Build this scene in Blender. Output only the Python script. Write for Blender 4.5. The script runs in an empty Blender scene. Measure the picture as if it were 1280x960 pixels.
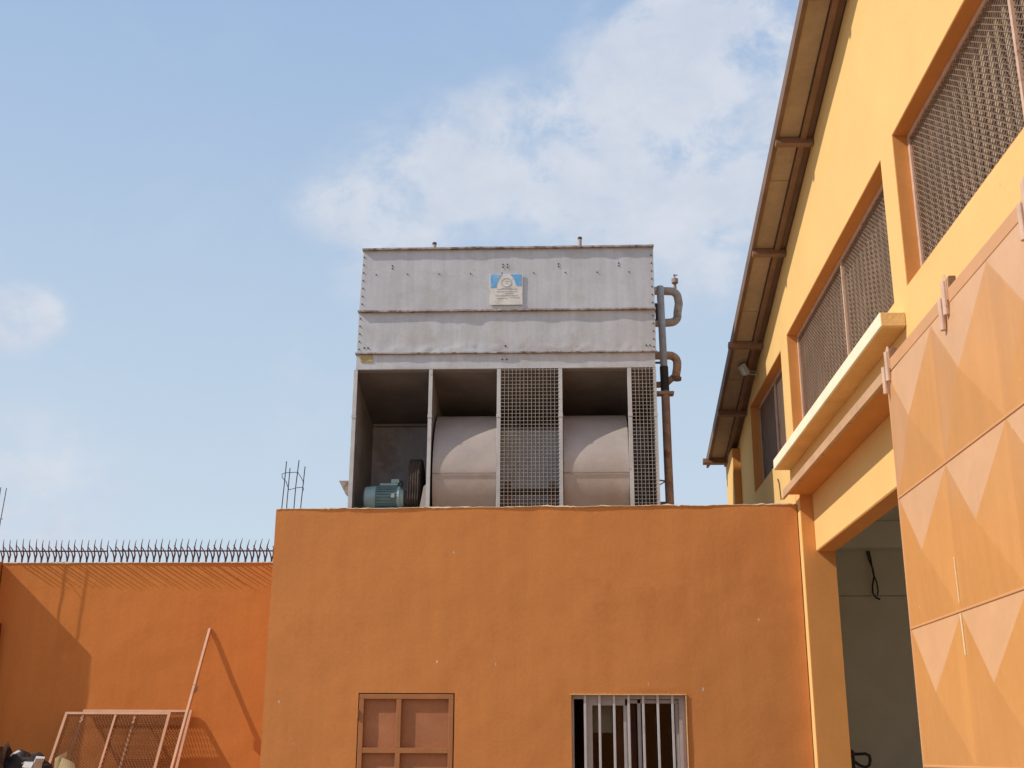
import bpy, bmesh, math, random
from mathutils import Vector, Matrix, noise
random.seed(7)
S = bpy.context.scene
COL = S.collection

# ------------------------------------------------------------------ materials
def lin(c):
    return tuple(((v/255)/12.92 if v/255 <= .04045 else ((v/255+.055)/1.055)**2.4) for v in c)

def make_mat(name, base, rough=.8, metal=0., var=.12, scale=1.5, bump=.0, bscale=40., streak=0.,
             speck=None, speck_amt=0., rust=None, rust_amt=0., rust_scale=3., spec=.5, grain=0.):
    """painted / plastered / metal surface: broad tone variation, vertical streaks, small chips, rust patches, fine bump"""
    m = bpy.data.materials.new(name); m.use_nodes = True
    nt = m.node_tree; N = nt.nodes; L = nt.links
    b = N['Principled BSDF']
    b.inputs['Roughness'].default_value = rough
    b.inputs['Metallic'].default_value = metal
    b.inputs['Specular IOR Level'].default_value = spec
    tc = N.new('ShaderNodeTexCoord')
    def nz(sc, det=4, rgh=.55, vec=None):
        n = N.new('ShaderNodeTexNoise'); n.inputs['Scale'].default_value = sc
        n.inputs['Detail'].default_value = det; n.inputs['Roughness'].default_value = rgh
        L.new(vec or tc.outputs['Object'], n.inputs['Vector']); return n.outputs['Fac']
    def mp(v, a, c, lo, hi):
        n = N.new('ShaderNodeMapRange'); n.inputs[1].default_value = a; n.inputs[2].default_value = c
        n.inputs[3].default_value = lo; n.inputs[4].default_value = hi; L.new(v, n.inputs[0]); return n.outputs[0]
    def math_(op, a, c):
        n = N.new('ShaderNodeMath'); n.operation = op
        for i, v in enumerate((a, c)):
            if isinstance(v, (int, float)): n.inputs[i].default_value = v
            else: L.new(v, n.inputs[i])
        return n.outputs[0]
    k = mp(nz(scale), .3, .7, 1-var, 1+var)
    if streak:
        mpg = N.new('ShaderNodeMapping'); mpg.inputs['Scale'].default_value = (1, 1, .07)
        L.new(tc.outputs['Object'], mpg.inputs['Vector'])
        k = math_('MULTIPLY', k, mp(nz(9, 5, .6, mpg.outputs[0]), .3, .7, 1-streak, 1+streak))
    if grain:
        k = math_('MULTIPLY', k, mp(nz(22, 6, .7), .3, .7, 1-grain, 1+grain))
    mul = N.new('ShaderNodeVectorMath'); mul.operation = 'SCALE'
    mul.inputs[0].default_value = base; L.new(k, mul.inputs['Scale'])
    col = mul.outputs[0]
    def over(col, fac, c2):
        n = N.new('ShaderNodeMix'); n.data_type = 'RGBA'
        L.new(fac, n.inputs[0]); L.new(col, n.inputs[6]); n.inputs[7].default_value = (*c2, 1); return n.outputs[2]
    if rust:
        col = over(col, mp(nz(rust_scale, 8, .7), .62-rust_amt*.3, .72-rust_amt*.3, 0, .85), rust)
    if speck:
        wob = N.new('ShaderNodeMapping'); wob.inputs['Scale'].default_value = (1, 1, .55)
        L.new(tc.outputs['Object'], wob.inputs['Vector'])
        v = N.new('ShaderNodeTexVoronoi'); v.inputs['Scale'].default_value = 3.6
        L.new(wob.outputs[0], v.inputs['Vector'])
        d_ = math_('ADD', v.outputs['Distance'], mp(nz(45, 2), .3, .7, -.02, .02))
        a = mp(d_, .030, .040, 1, 0)
        col = over(col, math_('MULTIPLY', a, mp(nz(1.7, 2), .47, .53, 0, speck_amt)), speck)
    L.new(col, b.inputs['Base Color'])
    if bump:
        bp = N.new('ShaderNodeBump'); bp.inputs['Strength'].default_value = bump; bp.inputs['Distance'].default_value = .02
        h = math_('ADD', nz(bscale, 6, .65), math_('MULTIPLY', nz(3.5, 3), 1.6))
        L.new(h, bp.inputs['Height']); L.new(bp.outputs[0], b.inputs['Normal'])
    return m

M = dict(
    annex=make_mat('orange_stucco', (.60, .235, .074), .92, var=.045, scale=.8, bump=.14, bscale=22, streak=.03, grain=.035,
                   speck=(.62, .55, .5), speck_amt=.9, rust=(.55, .21, .066), rust_amt=.3, rust_scale=.8, spec=.15),
    boundary=make_mat('orange_stucco_boundary', (.60, .205, .052), .92, var=.045, scale=.7, bump=.14, bscale=20, streak=.04, grain=.035,
                   rust=(.55, .185, .046), rust_amt=.3, rust_scale=.7, spec=.15),
    facade=make_mat('yellow_wall_paint', (.78, .50, .195), .9, var=.035, scale=1.2, bump=.12, bscale=35, grain=.03, spec=.15,
                    speck=(.6, .36, .13), speck_amt=.6),
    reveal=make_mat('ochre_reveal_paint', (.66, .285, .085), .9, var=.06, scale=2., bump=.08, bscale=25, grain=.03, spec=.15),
    canopy=make_mat('cream_canopy_paint', (.84, .76, .56), .9, var=.06, scale=3, bump=.2, bscale=40, spec=.15, grain=.04),
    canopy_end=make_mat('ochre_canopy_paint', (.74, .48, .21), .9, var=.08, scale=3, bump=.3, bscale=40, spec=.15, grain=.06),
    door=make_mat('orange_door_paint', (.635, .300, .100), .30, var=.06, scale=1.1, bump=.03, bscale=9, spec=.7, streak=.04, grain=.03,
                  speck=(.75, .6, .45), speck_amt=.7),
    doorframe=make_mat('orange_door_frame_paint', (.62, .32, .15), .5, var=.05, scale=2, bump=.05, spec=.4),
    primer=make_mat('pink_primer_paint', (.60, .39, .28), .55, var=.12, scale=12, bump=.1, rust=(.3, .12, .05), rust_amt=.1, rust_scale=9),
    rail=make_mat('brown_rail_paint', (.56, .33, .18), .6, var=.10, scale=3, bump=.1, rust=(.35, .18, .09), rust_amt=.08, rust_scale=5),
    brown=make_mat('brown_steel_paint', (.21, .115, .07), .6, var=.2, scale=3, bump=.1, grain=.1),
    soffit=make_mat('tan_roof_sheet', (.36, .265, .18), .8, var=.10, scale=2, bump=.05, streak=.08, grain=.05),
    roofedge=make_mat('dark_roof_edge', (.17, .10, .065), .7, var=.2, scale=3, bump=.05),
    roof=make_mat('roof_sheet', (.30, .26, .22), .6, var=.15, scale=1),
    steel=make_mat('galvanised_sheet', (.525, .51, .52), .45, metal=.2, var=.08, scale=1.6, bump=.04, bscale=12, streak=.09,
                   rust=(.46, .43, .41), rust_amt=.35, rust_scale=1.3, grain=.06),
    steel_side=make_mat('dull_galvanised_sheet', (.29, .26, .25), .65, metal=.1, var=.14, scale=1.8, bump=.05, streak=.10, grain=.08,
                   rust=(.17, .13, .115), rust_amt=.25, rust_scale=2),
    steel_fan=make_mat('fan_housing_sheet', (.46, .385, .34), .45, metal=.2, var=.12, scale=2.2, bump=.03, bscale=8, grain=.05,
                   rust=(.43, .34, .27), rust_amt=.35, rust_scale=1.2),
    post=make_mat('steel_post', (.52, .50, .49), .5, metal=.2, var=.12, scale=4, streak=.1, rust=(.3, .2, .15), rust_amt=.15, rust_scale=9),
    flange=make_mat('rusted_flange', (.40, .35, .33), .6, metal=.2, var=.2, scale=8, bump=.3, rust=(.16, .09, .06), rust_amt=.45, rust_scale=9),
    wire=make_mat('galvanised_wire', (.40, .34, .29), .6, metal=.0, var=.15, scale=6, rust=(.25, .15, .1), rust_amt=.15, rust_scale=8),
    rusty=make_mat('rusty_pipe', (.30, .21, .175), .75, var=.25, scale=5, bump=.2, grain=.15, rust=(.16, .07, .04), rust_amt=.2, rust_scale=4),
    orangerust=make_mat('orange_rust_pipe', (.46, .30, .18), .7, var=.2, scale=5, bump=.2, grain=.12, rust=(.25, .10, .05), rust_amt=.3, rust_scale=4),
    greypipe=make_mat('grey_pipe', (.34, .34, .35), .55, metal=.2, var=.2, scale=6, bump=.1, rust=(.22, .14, .09), rust_amt=.25, rust_scale=5),
    tanpipe=make_mat('tan_grey_pipe', (.42, .335, .27), .65, var=.2, scale=6, bump=.1, rust=(.2, .11, .07), rust_amt=.3, rust_scale=5),
    black=make_mat('black_rubber', (.03, .028, .026), .7, var=.3, scale=8),
    teal=make_mat('teal_motor_paint', (.17, .29, .31), .5, var=.15, scale=8, bump=.05, rust=(.12, .10, .09), rust_amt=.1, rust_scale=12),
    teal_light=make_mat('pale_teal_paint', (.30, .44, .46), .5, var=.12, scale=8, rust=(.2, .2, .18), rust_amt=.1, rust_scale=12),
    belt=make_mat('worn_belt', (.075, .052, .040), .8, var=.3, scale=10),
    yellowold=make_mat('faded_yellow_steel', (.40, .30, .12), .7, var=.25, scale=5),
    signwhite=make_mat('faded_sign_white', (.66, .63, .60), .6, var=.08, scale=9, rust=(.5, .46, .40), rust_amt=.3, rust_scale=7),
    signblue=make_mat('faded_sign_blue', (.14, .38, .68), .6, var=.2, scale=7, rust=(.35, .5, .66), rust_amt=.3, rust_scale=6),
    signgrey=make_mat('faded_sign_print', (.42, .41, .40), .7, var=.15, scale=20),
    iron=make_mat('dark_iron', (.055, .040, .042), .7, var=.3, scale=9),
    spike=make_mat('rust_brown_iron', (.125, .055, .048), .7, var=.3, scale=9),
    meshbrown=make_mat('brown_expanded_metal', (.26, .165, .115), .6, var=.15, scale=4),
    louvre=make_mat('weathered_louvre', (.37, .285, .18), .8, var=.2, scale=5),
    paintframe=make_mat('salmon_frame_paint', (.50, .25, .135), .6, var=.12, scale=6, bump=.1, rust=(.38, .16, .08), rust_amt=.1, rust_scale=12),
    framemesh=make_mat('rust_orange_mesh', (.22, .085, .034), .9, var=.15, scale=6, spec=.15),
    shutter=make_mat('brown_orange_shutter', (.38, .15, .052), .75, var=.12, scale=3, bump=.08, grain=.06),
    shutterpanel=make_mat('shutter_panel', (.39, .150, .064), .7, var=.15, scale=2.5, bump=.05, grain=.08),
    alu=make_mat('aluminium_frame', (.42, .37, .36), .5, metal=.1, var=.08, scale=6),
    bar=make_mat('window_bar_paint', (.52, .49, .49), .4, metal=.15, var=.1, scale=6, rust=(.3, .22, .2), rust_amt=.1, rust_scale=10),
    inner=make_mat('grey_inside_wall', (.74, .68, .56), .9, var=.08, scale=1.5, bump=.1, grain=.04),
    inner_light=make_mat('pale_inside_beam', (.80, .76, .66), .9, var=.08, scale=1.5, bump=.1),
    curtain=make_mat('beige_pane_reflection', (.32, .28, .22), .9, var=.1, scale=5),  # beige of a reflection, put into a sheet behind the glass
    curtain_red=make_mat('dark_red_curtain', (.11, .035, .022), .9, var=.2, scale=5),
    ground=make_mat('dusty_concrete_ground', (.36, .29, .21), .95, var=.2, scale=.5, bump=.3, grain=.1),
    card=make_mat('tan_cardboard', (.52, .38, .19), .85, var=.12, scale=8),
    darkcard=make_mat('dark_weathered_cardboard', (.095, .050, .034), .95, var=.4, scale=7, bump=.4, spec=.1),
    whitecard=make_mat('white_carton', (.50, .47, .45), .8, var=.12, scale=9),
    wood=make_mat('old_wood', (.22, .14, .08), .85, var=.2, scale=6, bump=.3),
    bag=make_mat('black_plastic_bag', (.035, .024, .020), .8, var=.3, scale=5, bump=.5, bscale=14),
    red=make_mat('dark_red_paint', (.14, .015, .012), .45, var=.2, scale=8),
    lamp=make_mat('grey_lamp_housing', (.32, .31, .29), .5, var=.1, scale=8),
    concrete=make_mat('raw_concrete', (.36, .27, .2), .95, var=.15, scale=3, bump=.4, grain=.1),
)
def glass():
    m = bpy.data.materials.new('window_glass'); m.use_nodes = True
    b = m.node_tree.nodes['Principled BSDF']
    b.inputs['Base Color'].default_value = (.8, .85, .82, 1); b.inputs['Roughness'].default_value = .03
    b.inputs['Transmission Weight'].default_value = 1; b.inputs['IOR'].default_value = 1.45
    return m
M['glass'] = glass()
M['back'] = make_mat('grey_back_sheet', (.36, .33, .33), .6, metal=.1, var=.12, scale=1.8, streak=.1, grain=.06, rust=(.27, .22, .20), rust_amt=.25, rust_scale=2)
M['door_sky_sheen'] = make_mat('sky_sheen_orange_door_paint', (.65, .365, .19), .40, var=.06, scale=2.5, bump=.02, bscale=20, spec=.6, grain=.04)  # paler copy of the door paint, sky sheen mixed into its colour
M['pan'] = make_mat('dark_drip_pan', (.17, .145, .135), .7, var=.2, scale=2, grain=.1)
def lampglass():
    m = bpy.data.materials.new('lamp_glass'); m.use_nodes = True
    b = m.node_tree.nodes['Principled BSDF']
    b.inputs['Base Color'].default_value = (.6, .58, .52, 1); b.inputs['Roughness'].default_value = .15
    return m
M['lampglass'] = lampglass()

# ------------------------------------------------------------------ mesh helpers
class MB:
    """collects shapes in world coordinates; build() links ONE mesh object"""
    def __init__(s): s.v = []; s.f = []
    def add(s, vs, fs):
        n = len(s.v); s.v += [Vector(p) for p in vs]; s.f += [tuple(i+n for i in f) for f in fs]; return s
    def box(s, x0, x1, y0, y1, z0, z1, mat=None):
        vs = [(x, y, z) for x in (x0, x1) for y in (y0, y1) for z in (z0, z1)]
        if mat: vs = [mat @ Vector(p) for p in vs]
        return s.add(vs, [(0, 1, 3, 2), (4, 6, 7, 5), (0, 4, 5, 1), (2, 3, 7, 6), (0, 2, 6, 4), (1, 5, 7, 3)])
    def bar(s, a, b, w, h=None, up=(0, 0, 1)):
        a = Vector(a); b = Vector(b); h = h or w; d = (b-a).normalized(); up = Vector(up)
        if abs(d.dot(up)) > .98: up = Vector((0, 1, 0))
        r = d.cross(up).normalized(); u = r.cross(d)
        q = [(-w/2, -h/2), (w/2, -h/2), (w/2, h/2), (-w/2, h/2)]
        vs = [p + r*i + u*j for p in (a, b) for i, j in q]
        return s.add(vs, [(0, 1, 2, 3), (7, 6, 5, 4), (0, 4, 5, 1), (1, 5, 6, 2), (2, 6, 7, 3), (3, 7, 4, 0)])
    def tube(s, pts, rad, n=10, cap=True):
        pts = [Vector(p) for p in pts]
        rads = rad if isinstance(rad, (list, tuple)) else [rad]*len(pts)
        prev = None; rings = []
        for i, p in enumerate(pts):
            d = (pts[min(i+1, len(pts)-1)] - pts[max(i-1, 0)]).normalized()
            if prev is None:
                ref = Vector((0, 0, 1)) if abs(d.z) < .9 else Vector((0, 1, 0)); r = d.cross(ref).normalized()
            else: r = (prev - d*prev.dot(d)).normalized()
            prev = r; u = d.cross(r)
            rings.append([p + (r*math.cos(t) + u*math.sin(t))*rads[i] for t in [2*math.pi*k/n for k in range(n)]])
        vs = [p for R_ in rings for p in R_]; fs = []
        for i in range(len(rings)-1):
            for k in range(n):
                fs.append((i*n+k, i*n+(k+1) % n, (i+1)*n+(k+1) % n, (i+1)*n+k))
        if cap: fs += [tuple(range(n-1, -1, -1)), tuple(range((len(rings)-1)*n, len(rings)*n))]
        return s.add(vs, fs)
    def lathe_x(s, prof, cy, cz, n=32):   # prof: (x, r) around an axis along X
        vs = []; fs = []
        for x, r in prof:
            vs += [(x, cy+r*math.cos(2*math.pi*k/n), cz+r*math.sin(2*math.pi*k/n)) for k in range(n)]
        for i in range(len(prof)-1):
            for k in range(n): fs.append((i*n+k, i*n+(k+1) % n, (i+1)*n+(k+1) % n, (i+1)*n+k))
        fs += [tuple(range(n)), tuple(range((len(prof)-1)*n, len(prof)*n))]
        return s.add(vs, fs)
    def prism(s, poly, axis, a, b):       # polygon in the two other axes, extruded from a to b
        def P(q, w): return {0: (w, q[0], q[1]), 1: (q[0], w, q[1]), 2: (q[0], q[1], w)}[axis]
        n = len(poly); vs = [P(q, a) for q in poly] + [P(q, b) for q in poly]
        return s.add(vs, [tuple(range(n)), tuple(range(2*n-1, n-1, -1))] + [(i, (i+1) % n, n+(i+1) % n, n+i) for i in range(n)])
    def build(s, name, mat, parent=None, smooth=False, bevel=0., angle=30, seg=2):
        org = Vector((0, 0, 0)); p = parent
        if p is not None:
            while p.parent: p = p.parent
            org = p.location.copy()
        me = bpy.data.meshes.new(name); me.from_pydata([v-org for v in s.v], [], s.f); me.update()
        bm = bmesh.new(); bm.from_mesh(me); bmesh.ops.recalc_face_normals(bm, faces=bm.faces); bm.to_mesh(me); bm.free()
        me.materials.append(M[mat])
        o = bpy.data.objects.new(name, me); COL.objects.link(o)
        if parent is not None: o.parent = parent
        if smooth:
            for q in me.polygons: q.use_smooth = True
            try: me.set_sharp_from_angle(angle=math.radians(angle))
            except Exception: pass
        if bevel:
            b = o.modifiers.new('edge', 'BEVEL'); b.width = bevel; b.segments = seg; b.limit_method = 'ANGLE'
            b.angle_limit = math.radians(angle)
        return o

def tag(o, label=None, cat=None, group=None, kind=None):
    if label: o['label'] = label
    if cat: o['category'] = cat
    if group: o['group'] = group
    if kind: o['kind'] = kind
    return o
def thing(name, label, cat, loc, group=None):
    o = bpy.data.objects.new(name, None); COL.objects.link(o); o.location = loc; o.empty_display_size = .2
    return tag(o, label, cat, group)

def arc(c, r, a0, a1, n, plane='xz'):
    out = []
    for k in range(n+1):
        t = math.radians(a0 + (a1-a0)*k/n)
        if plane == 'xz': out.append((c[0]+r*math.cos(t), c[1], c[2]+r*math.sin(t)))
        else: out.append((c[0], c[1]+r*math.cos(t), c[2]+r*math.sin(t)))
    return out

def plaster(name, mat, parent, axis, plane, out, u0, u1, z0, z1, holes=(), thick=.2, cell=.08, amp=.004, top=None, ragged=0., seed=0, back=True):
    """hand-plastered wall: fine grid with real openings, slightly wavy face, reveals and back.
    axis 1: wall in XZ at y=plane; axis 0: wall in YZ at x=plane. out = direction of its outer face (+1/-1)"""
    def cuts(a, b, extra):
        n = max(1, round((b-a)/cell)); ex = [e for e in set(extra) if a < e < b]
        c = [q for q in (a+(b-a)*i/n for i in range(n+1)) if q in (a, b) or not any(abs(q-e) < cell*.45 for e in ex)]
        return sorted(set(c + ex))
    us = cuts(u0, u1, [h for q in holes for h in q[:2]]); zs = cuts(z0, z1, [h for q in holes for h in q[2:]])
    T = top or (lambda u: z1)
    def inhole(u, z): return any(q[0]-1e-6 < u < q[1]+1e-6 and q[2]-1e-6 < z < q[3]+1e-6 for q in holes)
    idx = {}; vs = []; flat = []
    def V(i, j):
        if (i, j) not in idx:
            u = us[i]; tz = T(u)
            if ragged: tz += ragged*(noise.noise((u*2.1+seed, seed, 0)) + .6*noise.noise((u*9+seed, seed, 3)) + .5*noise.noise((u*31, seed, 5)))
            z = zs[j]
            if z > tz or j == len(zs)-1: z = tz
            edge = any(abs(u-q[0]) < 1e-6 or abs(u-q[1]) < 1e-6 for q in holes if q[2]-.01 < z < q[3]+.01) or \
                   any(abs(z-q[2]) < 1e-6 or abs(z-q[3]) < 1e-6 for q in holes if q[0]-.01 < u < q[1]+.01)
            d = amp*(noise.noise((u*1.1+seed, z*1.1, 0))*1.5 + noise.noise((u*4, z*4, seed))*.6) if not edge else 0
            idx[(i, j)] = len(vs); w = plane + out*d
            vs.append((u, w, z)); flat.append((u, z))
        return idx[(i, j)]
    faces = []
    for i in range(len(us)-1):
        for j in range(len(zs)-1):
            if inhole((us[i]+us[i+1])/2, (zs[j]+zs[j+1])/2): continue
            a, b, c, d = V(i, j), V(i+1, j), V(i+1, j+1), V(i, j+1)
            if vs[c][2]-vs[b][2] < 1e-4 and vs[d][2]-vs[a][2] < 1e-4: continue
            f = []
            for k in (a, b, c, d):
                if not f or (Vector(vs[k])-Vector(vs[f[-1]])).length > 1e-5: f.append(k)
            if len(f) > 2: faces.append(tuple(f))
    cnt = {}
    for f in faces:
        for k in range(len(f)):
            e = (f[k], f[(k+1) % len(f)]); key = tuple(sorted(e)); cnt.setdefault(key, []).append(e)
    nf = len(faces); allv = list(vs); allf = list(faces)
    for key, es in cnt.items():
        if len(es) != 1: continue
        a, b = es[0]; n = len(allv)
        for k in (a, b): allv.append(vs[k])
        for k in (b, a): allv.append((vs[k][0], plane - out*thick, vs[k][2]))
        allf.append((n+1, n, n+3, n+2))
    if back:
        n = len(allv); allv += [(p[0], plane-out*thick, p[2]) for p in vs]
        allf += [tuple(n+k for k in reversed(f)) for f in faces]
    if axis == 1: W = [(p[0], p[1], p[2]) for p in allv]; flip = out > 0
    else: W = [(p[1], p[0], p[2]) for p in allv]; flip = out < 0
    if flip: allf = [tuple(reversed(f)) for f in allf]
    org = Vector((0, 0, 0)); p = parent
    if p is not None:
        while p.parent: p = p.parent
        org = p.location
    me = bpy.data.meshes.new(name); me.from_pydata([Vector(q)-org for q in W], [], allf); me.update()
    me.materials.append(M[mat])
    for q in me.polygons[:nf]: q.use_smooth = True
    o = bpy.data.objects.new(name, me); COL.objects.link(o)
    if parent is not None: o.parent = parent
    return o

def lattice(u0, u1, v0, v1, slope, step, w, put):
    """crossing strands of expanded metal clipped to a rectangle; put(p, q, w) adds one strand"""
    for sg in (1, -1):
        c = v0 - slope*(u1-u0) - step; k = 0
        while c < v1 + slope*(u1-u0) + step:
            # v = c + sg*slope*(u-u0)
            pts = []
            ua, ub = u0, u1
            a = (v0-c)/(sg*slope)+u0; b = (v1-c)/(sg*slope)+u0
            lo, hi = max(ua, min(a, b)), min(ub, max(a, b))
            if hi-lo > .01: put((lo, c+sg*slope*(lo-u0)), (hi, c+sg*slope*(hi-u0)), w)
            c += step; k += 1

# ------------------------------------------------------------------ ground
g = MB(); g.add([(-300, -300, 0), (300, -300, 0), (300, 300, 0), (-300, 300, 0)], [(0, 1, 2, 3)])
tag(g.build('ground', 'ground'), kind='structure')

# ------------------------------------------------------------------ warehouse (right)
FX = 2.81                        # outer face of the gable wall
def roofz(y): return 8.586 - .277*(y-9.99)
wh = thing('warehouse', 'tall yellow warehouse with sloping eaves, meshed windows and a sliding orange door', 'building', (FX, 9, 0))
wins = [(4.5, 9.03, 5.215, 6.58), (9.41, 13.95, 5.215, 6.555), (14.39, 16.96, 5.205, 6.505)]
plaster('wall', 'facade', wh, 0, FX, -1, -1., 18.95, 0, 11.8, holes=[(9.30, 13.85, -.5, 4.53)] + wins, thick=.37, cell=.15, amp=.003,
        top=lambda y: min(roofz(y), 11.75) - .02, seed=4)
# painted reveals in front of the bare wall thickness
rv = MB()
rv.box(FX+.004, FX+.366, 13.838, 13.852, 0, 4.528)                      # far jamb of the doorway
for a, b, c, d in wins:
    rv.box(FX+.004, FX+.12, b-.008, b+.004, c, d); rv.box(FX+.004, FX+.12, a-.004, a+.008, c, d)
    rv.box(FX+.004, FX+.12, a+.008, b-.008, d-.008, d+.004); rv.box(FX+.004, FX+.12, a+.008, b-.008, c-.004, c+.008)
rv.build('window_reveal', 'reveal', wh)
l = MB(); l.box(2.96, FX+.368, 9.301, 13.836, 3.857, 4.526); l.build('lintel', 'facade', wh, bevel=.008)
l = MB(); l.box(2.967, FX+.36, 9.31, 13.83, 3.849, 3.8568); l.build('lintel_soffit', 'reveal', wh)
# canopy
c_ = MB(); c_.box(2.605, FX-.003, 9.155, 14.25, 4.918, 5.040)
co = c_.build('canopy', 'canopy', wh, bevel=.008)
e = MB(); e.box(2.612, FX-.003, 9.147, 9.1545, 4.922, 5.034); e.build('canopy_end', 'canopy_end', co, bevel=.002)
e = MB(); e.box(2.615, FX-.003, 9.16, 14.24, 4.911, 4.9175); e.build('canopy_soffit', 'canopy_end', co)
# pilaster at the far corner
p = MB(); p.box(2.69, FX-.003, 18.17, 18.93, 0, 6.18); p.build('pilaster', 'facade', wh, bevel=.01)
p = MB(); p.box(2.697, FX-.003, 18.160, 18.169, 0, 6.17); p.build('pilaster_edge', 'reveal', wh)
# broken render at the far corner
p = MB()
for k in range(16):
    z = 4.1 + k*.11; p.box(2.74+random.uniform(-.02, .03), 2.99, 18.952, 18.99+random.uniform(0, .05), z, z+.1)
p.build('broken_corner', 'concrete', wh, bevel=.01)

# door rail along the lintel
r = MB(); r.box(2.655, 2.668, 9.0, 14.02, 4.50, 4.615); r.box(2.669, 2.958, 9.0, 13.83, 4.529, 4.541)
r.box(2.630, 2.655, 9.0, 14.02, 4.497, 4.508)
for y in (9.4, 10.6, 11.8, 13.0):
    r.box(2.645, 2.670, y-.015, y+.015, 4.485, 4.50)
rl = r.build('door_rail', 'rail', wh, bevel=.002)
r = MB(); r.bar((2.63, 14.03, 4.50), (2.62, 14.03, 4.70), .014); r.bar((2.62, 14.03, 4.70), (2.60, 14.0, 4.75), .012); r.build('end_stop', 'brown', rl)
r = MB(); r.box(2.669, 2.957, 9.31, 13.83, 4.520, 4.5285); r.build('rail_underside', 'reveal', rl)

# windows
def window(a, b, c, d, mull, dark=False):
    X = FX+.12
    f = MB()
    w = .045
    f.box(X, X+.035, a+.009, b-.009, d-.009-w, d-.009); f.box(X, X+.035, a+.009, b-.009, c+.009, c+.009+w)
    f.box(X, X+.035, a+.009, a+.009+w, c+.009+w, d-.009-w); f.box(X, X+.035, b-.009-w, b-.009, c+.009+w, d-.009-w)
    fr = f.build('window', 'primer', wh, bevel=.003)
    mu = MB(); mu.box(X-.004, X+.03, mull-.018, mull+.018, c+.05, d-.05); mu.build('mullion', 'primer', fr)
    ms = MB()
    lattice(a+.05, b-.05, c+.05, d-.05, .70, .050, .0072,
            lambda p, q, w_: ms.bar((X+.018, p[0], p[1]), (X+.018, q[0], q[1]), .005, w_, up=(0, 0, 1)))
    ms.build('wire_mesh', 'meshbrown', fr)
    lo = MB(); y = a+.06
    while y < b-.05:
        lo.box(X+.07, X+.088, y, y+.070, c+.02, d-.02, None); y += .15
    lo.build('louvre', 'louvre', fr)
window(*wins[0], 6.72); window(*wins[1], 11.52); window(*wins[2], 15.6)

# roof
Y0, Y1 = -1.0, 18.98
def slope_slab(mb, x0, x1, y0, y1, lo, hi):
    mb.prism([(y0, roofz(y0)+lo), (y1, roofz(y1)+lo), (y1, roofz(y1)+hi), (y0, roofz(y0)+hi)], 0, x0, x1); return mb
rf = slope_slab(MB(), 2.40, 14, Y0, Y1, .05, .10).build('roof', 'roof', wh)
sf = MB()
edges = [-1, .9, 2.7, 4.5, 6.3, 8.05, 9.93, 12.45, 14.9, 16.5, 18.97]
for a, b in zip(edges[:-1], edges[1:]):
    slope_slab(sf, 2.425, 2.655, a+.006, b-.006, 0, .048)
sf.build('soffit_sheet', 'soffit', rf)
slope_slab(MB(), 2.385, 2.420, Y0, Y1+.01, -.035, .12).build('edge_trim', 'roofedge', rf)
slope_slab(MB(), 2.422, 2.44, Y0, Y1, -.012, -.001).build('edge_lip', 'brown', rf)
slope_slab(MB(), 2.665, 2.725, Y0, Y1-.05, -.05, .048).build('rafter', 'brown', rf)
slope_slab(MB(), 2.728, 2.802, Y0, Y1-.05, -.012, .047).build('wall_plate', 'roofedge', rf)
ang = -math.atan(.277)
for k, (y, xo) in enumerate([(4.45, 2.40), (6.28, 2.39), (8.10, 2.395), (9.86, 2.40), (11.78, 2.395), (13.63, 2.395), (15.57, 2.33), (17.30, 2.375), (18.74, 2.30)]):
    m_ = Matrix.Translation((0, y, roofz(y)-.062)) @ Matrix.Rotation(ang, 4, 'X')
    q = MB(); q.box(xo, 2.803, -.035, .035, -.04, -.032, m_); q.box(xo, 2.803, -.035, -.027, -.031, .045, m_); q.box(xo, 2.803, .027, .035, -.031, .03, m_)
    q.box(xo+.001, xo+.007, -.026, .026, -.031, .04, m_)
    q.build('purlin', 'brown', rf, bevel=.003)
# floodlight under the eaves
fl = thing('floodlight', 'small grey floodlight fixed under the warehouse eaves', 'lamp', (2.75, 16.1, 6.78))
m_ = Matrix.Translation((2.63, 16.05, 6.80)) @ Matrix.Rotation(math.radians(-28), 4, 'Y') @ Matrix.Rotation(math.radians(15), 4, 'X')
q = MB(); q.box(-.055, .0, -.11, .11, -.085, .085, m_); h = q.build('lamp_housing', 'lamp', fl, bevel=.01)
q = MB(); q.box(-.064, -.056, -.09, .09, -.065, .065, m_); q.build('lamp_glass', 'lampglass', h)
q = MB(); q.tube([(2.64, 16.05, 6.78), (2.70, 16.06, 6.72), (2.80, 16.07, 6.72)], .012, 8); q.tube([(2.66, 16.1, 6.82), (2.72, 16.12, 6.78), (2.80, 16.12, 6.78)], .009, 8)
q.build('bracket', 'lamp', fl)

# inside of the warehouse
i_ = MB(); i_.box(3.185, 14, 18.0, 18.12, 0, 4.94); i_.build('inside_wall', 'inner', wh)
i_ = MB(); i_.box(3.185, 14, 17.72, 17.995, 4.54, 4.94); i_.build('inside_beam', 'inner_light', wh, bevel=.006)
i_ = MB(); i_.box(3.185, 14, -.9, 18.9, 4.945, 5.08); i_.build('inside_ceiling', 'inner_light', wh)
i_ = MB(); i_.box(3.185, 14, 17.992, 17.9985, 3.855, 3.866); i_.build('inside_joint', 'concrete', wh)
plaster('far_side_wall', 'facade', wh, 0, 14.2, 1, -1., 18.95, 0, 11.3, holes=[(3.0, 17.0, -.5, 4.4)], thick=.2, cell=1.5, amp=0,  # wide opening added in this unseen wall to let daylight in
        top=lambda y: min(roofz(y)-.05, 11.3), seed=4)
def gz(x): return 0
i_ = MB(); i_.box(3.185, 13.99, 18.75, 18.945, 0, 6.05); i_.build('rear_wall', 'facade', wh)
i_ = MB(); i_.box(3.185, 13.99, -1, -.8, 0, 11.3); i_.build('near_wall', 'facade', wh)

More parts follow.
